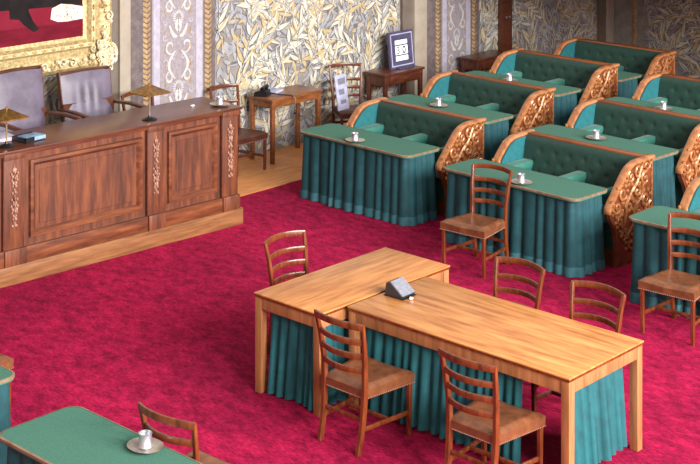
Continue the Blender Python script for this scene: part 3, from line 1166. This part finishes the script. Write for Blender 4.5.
# ------------------------------------------------------------------ things on and behind the rostrum
def make_lamp(label):
    t = thing('desk_lamp', label, 'lamp', (0, 0, 0), 0, 'brass desk lamps on the rostrum')
    m = MB()
    m.lathe([(.075, 0), (.078, .008), (.05, .022), (.018, .03), (.012, .05)], 20)
    m.build('base', 'black', t)
    MB().lathe([(.008, .03), (.008, .325), (.012, .33), (.012, .345)], 10).build('stem', 'brass_stem', t)
    m = MB()
    hs, hi = .158, .02
    vs_ = []
    for q, z in ((hs, .288), (hi, .362), (hs, .276), (hi, .352)):
        vs_ += [(-q, -q, z), (q, -q, z), (q, q, z), (-q, q, z)]
    fs_ = [(4, 5, 6, 7), (15, 14, 13, 12)]
    for k in range(4):
        j = (k + 1) % 4
        fs_ += [(k, j, 4 + j, 4 + k), (8 + k, 12 + k, 12 + j, 8 + j), (k, 8 + k, 8 + j, j)]
    m.add(vs_, fs_)
    so = m.build('lamp_shade', 'brass', t)
    MB().lathe([(.014, .358), (.016, .37), (.006, .384), (.001, .39)], 10).build('finial', 'brass', so)
    return t


lp = make_lamp('brass desk lamp with low pyramid shade at the pilaster between the rostrum panels')
lp.location = (9.66, 11.82, 1.276)
lp.rotation_euler = (0, 0, RA)
dup(lp, (7.985, 11.92, 1.276), RA, 'brass desk lamp with low pyramid shade beside the blue papers')

# papers beside the lamp
tp = thing('paper_tray', 'dark tray holding light blue papers on the rostrum desk', 'tray', (8.27, 11.98, 1.276), .1)
m = MB()
m.box(-.11, .13, -.10, .10, 0, .008)
m.box(-.11, -.10, -.10, .10, .008, .05)
m.box(-.11, .13, .09, .10, .008, .05)
m.box(-.11, .0, -.10, -.09, .008, .05)
m.build('tray', 'black', tp)
m = MB()
m.box(-.07, .15, -.09, .08, .009, .045, .004)
m.build('papers', 'blue_paper', tp)
bk = MB()
bk.box(-.17, .15, -.13, .13, 0, .035, .004)
o = bk.build('folder', 'grey_paper')
o.location = (8.08, 12.22, 1.277)
o.rotation_euler = (0, 0, -.15)
tag(o, 'grey folder lying behind the brass lamp on the rostrum desk', 'folder')
o = MB().box(-.02, .02, -.014, .014, 0, .012, .003).build('eraser', 'white_paper')
o.location = (10.40, 12.0, 1.276)
tag(o, 'small white block lying on the rostrum desk top', 'eraser')


def make_armchair(label, crease, BH):
    t = thing('leather_armchair', label, 'armchair', (0, 0, 0), 0, 'mauve leather armchairs behind the rostrum')
    # local: faces -y
    b = MB()

    def bf(u, v, side):
        x = (u - .5) * .62 * (1 + .04 * v)
        z = .46 + BH * v
        puff = .05 * (1 - (2 * u - 1) ** 4) * (1 - (2 * v - 1) ** 6)
        fold = crease * math.sin(u * 34) * math.exp(-((v - .62) / .16) ** 2) * math.exp(-((u - .5) / .26) ** 2)
        y = .24 + .13 * v
        return (x, y - puff * .6 + fold - .02 if side < 0 else y + .045, z - .015 * (2 * u - 1) ** 2 * v)
    b.grid(lambda u, v: bf(u, v, -1), 40, 16)
    bo = b.build('backrest', 'leather_mauve', t, 180)
    fr_ = MB()
    for s in (-1, 1):
        fr_.bar([(s * .305, .25, .0), (s * .31, .25, .46), (s * .325, .385, .465 + BH)], .028, .06, (1, 0, 0))
    fr_.bar([(-.33, .39, .465 + BH), (0, .395, .475 + BH), (.33, .39, .465 + BH)], .05, .02, (0, 1, 0))
    fr_.box(-.33, .33, .27, .30, .46, .9)
    fr_.add([(-.31, .29, .46), (.31, .29, .46), (.325, .42, .46 + BH), (-.325, .42, .46 + BH)], [(0, 1, 2, 3)])
    fr_.build('back_frame', 'dark_wood', t)
    MB().box(-.32, .32, -.30, .26, .40, .50, .03).build('seat', 'leather_mauve', t)
    MB().box(-.32, .32, -.29, .27, .33, .40, .006).build('seat_rail', 'dark_wood', t)
    for s in (-1, 1):
        MB().box(s * .30 - .025, s * .30 + .025, -.29, -.24, 0, .34, .006).build('leg', 'dark_wood', t)
        a = MB()
        a.bar([(s * .345, .31, .84), (s * .365, 0, .86), (s * .37, -.26, .85), (s * .37, -.32, .82)], .06, .035, (1, 0, 0))
        a.bar([(s * .33, -.22, .38), (s * .365, -.24, .84)], .04, .04, (1, 0, 0))
        a.build('arm', 'dark_wood', t)
    return t


ac = make_armchair('mauve leather armchair with creased back, under the corner of the gilt frame', .008, .755)
ac.location = (9.81, 12.80, .37)
ac.rotation_euler = (0, 0, -.06)
ac = make_armchair('mauve leather armchair with smooth back, behind the blue papers', .0, .865)
ac.location = (8.97, 12.86, .37)


# ------------------------------------------------------------------ furniture along the wall
def small_table(name, label, x0, x1, y0, y1, h, wm, apron=.09, drawer=False):
    t = thing(name, label, 'table', ((x0 + x1) / 2, (y0 + y1) / 2, .006))
    hx, hy = (x1 - x0) / 2, (y1 - y0) / 2
    MB().box(-hx, hx, -hy, hy, h - .03, h, .006).build('table_top', wm, t)
    for sx in (-1, 1):
        for sy in (-1, 1):
            MB().bar([(sx * (hx - .05), sy * (hy - .05), 0), (sx * (hx - .05), sy * (hy - .05), h - .03)], [.05, .062], [.05, .062], (1, 0, 0)).build('leg', wm, t)
    for sy in (-1, 1):
        MB().box(-hx + .08, hx - .08, sy * (hy - .045) - .012, sy * (hy - .045) + .012, h - .03 - apron, h - .03).build('apron', wm, t)
    for sx in (-1, 1):
        MB().box(sx * (hx - .045) - .012, sx * (hx - .045) + .012, -hy + .08, hy - .08, h - .03 - apron, h - .03).build('apron', wm, t)
    if drawer:
        d = MB().box(-hx + .12, hx - .12, -hy + .02, -hy + .036, h - .02 - apron, h - .045, .003).build('drawer', wm, t)
        MB().blob((0, -hy + .012, h - .03 - apron / 2), (.012, .012, .012), 8, 5).build('knob', 'brass', d)
    return t


small_table('side_table', 'small wooden side table by the rostrum end with black telephone on it', 12.70, 13.62, 13.13, 13.60, .82, 'side_table_wood')
small_table('console_table', 'dark console table carrying the purple calendar frame', 14.92, 15.76, 13.20, 13.60, .81, 'dark_wood', .14, True)
small_table('console_table', 'dark console table beyond the second arabesque band', 17.0, 17.85, 13.22, 13.58, .74, 'dark_wood', .14, True)

# telephone with hanging cord
tl = thing('telephone', 'black telephone on the corner of the wooden side table', 'telephone', (12.80, 13.42, .826), .5)
m = MB()
m.prism([(-.09, 0), (.09, 0), (.075, .055), (-.02, .085), (-.08, .07)], -.085, .085, 'x')
m.build('body', 'black', tl)
m = MB()
m.tube([(-.10, -.03, .10), (-.05, -.03, .115), (.05, -.03, .115), (.10, -.03, .10)], [.03, .018, .018, .03], 8)
m.build('handset', 'black', tl)
m = MB()
m.tube([(.05, -.09, .03), (.06, -.22, .012), (.07, -.37, .010), (.075, -.415, -.03), (.075, -.42, -.12), (.06, -.42, -.19)], .008, 6)
m.blob((.06, -.42, -.20), (.022, .02, .03), 8, 5)
m.build('cord', 'black', tl)
o = MB().box(-.10, .10, -.08, .08, 0, .03, .003).build('paper_stack', 'lilac_paper')
o.location = (13.06, 13.47, .826)
o.rotation_euler = (0, 0, .3)
tag(o, 'small pale stack of papers beside the black telephone', 'papers')

# printed board on the chair by the wall
bd = thing('display_board', 'pale printed board leaning on the dark chair between the small tables', 'board', (13.93, 13.06, .52), .12)
RB = Matrix.Rotation(math.radians(-8), 4, 'X')
m = MB()
m.box(-.12, .12, -.008, .008, 0, .46, .002, mtx=RB)
m.build('board', 'lilac_paper', bd)
for (x0, x1, z0, z1) in ((-.07, .09, .33, .41), (-.07, .05, .20, .27), (-.05, .07, .08, .13)):
    MB().box(x0, x1, -.0095, -.008, z0, z1, mtx=RB).build('print', 'grey_plastic', bd)

# purple calendar frame
cal = thing('calendar_frame', 'purple framed desk calendar with white number card', 'calendar', (15.50, 13.40, .8175), .0)
cal.scale = (.92, .92, .94)
RC = Matrix.Rotation(math.radians(-6), 4, 'X')
m = MB()
for (x0, x1, z0, z1) in ((-.28, -.15, 0, .54), (.15, .28, 0, .54), (-.15, .15, 0, .10), (-.15, .15, .42, .54)):
    m.box(x0, x1, -.02, .02, z0, z1, mtx=RC)
m.box(-.27, .27, .0, .018, .01, .53, mtx=RC)
fo = m.build('frame', 'purple_frame', cal)
m = MB()
for (x0, x1, z0, z1) in ((-.25, -.235, .03, .51), (.235, .25, .03, .51), (-.235, .235, .03, .045), (-.235, .235, .495, .51)):
    m.box(x0, x1, -.026, -.02, z0, z1, mtx=RC)
m.build('bead', 'lilac_paper', fo)
m = MB()
for (z0, z1) in ((.345, .41), (.195, .325), (.105, .175)):
    m.box(-.145, .145, -.012, -.002, z0, z1, mtx=RC)
m.build('card', 'white_paper', cal)
tx = None
for (txt, xo, mm) in (('3', -.115, 'print_grey'), ('0', .02, 'print_dark')):
    cu = bpy.data.curves.new('numeral', 'FONT')
    cu.body = txt
    cu.size = .155
    cu.extrude = .001
    cu.offset = .004
    to = bpy.data.objects.new('numeral_curve', cu)
    C.objects.link(to)
    bpy.context.view_layer.update()
    me = bpy.data.meshes.new_from_object(to.evaluated_get(bpy.context.evaluated_depsgraph_get()))
    bpy.data.objects.remove(to)
    me.transform(RC @ Matrix.Translation((xo, -.0135, .207)) @ Matrix.Rotation(PI / 2, 4, 'X'))
    me.materials.clear()
    me.materials.append(MATS[mm])
    no = bpy.data.objects.new('numeral', me)
    C.objects.link(no)
    no.parent = cal
m = MB()
m.box(-.16, .16, -.10, -.03, 0, .012, .003)
m.box(-.02, .02, .0, .13, 0, .012)
m.build('foot', 'purple_frame', cal)
bpy.context.view_layer.update()
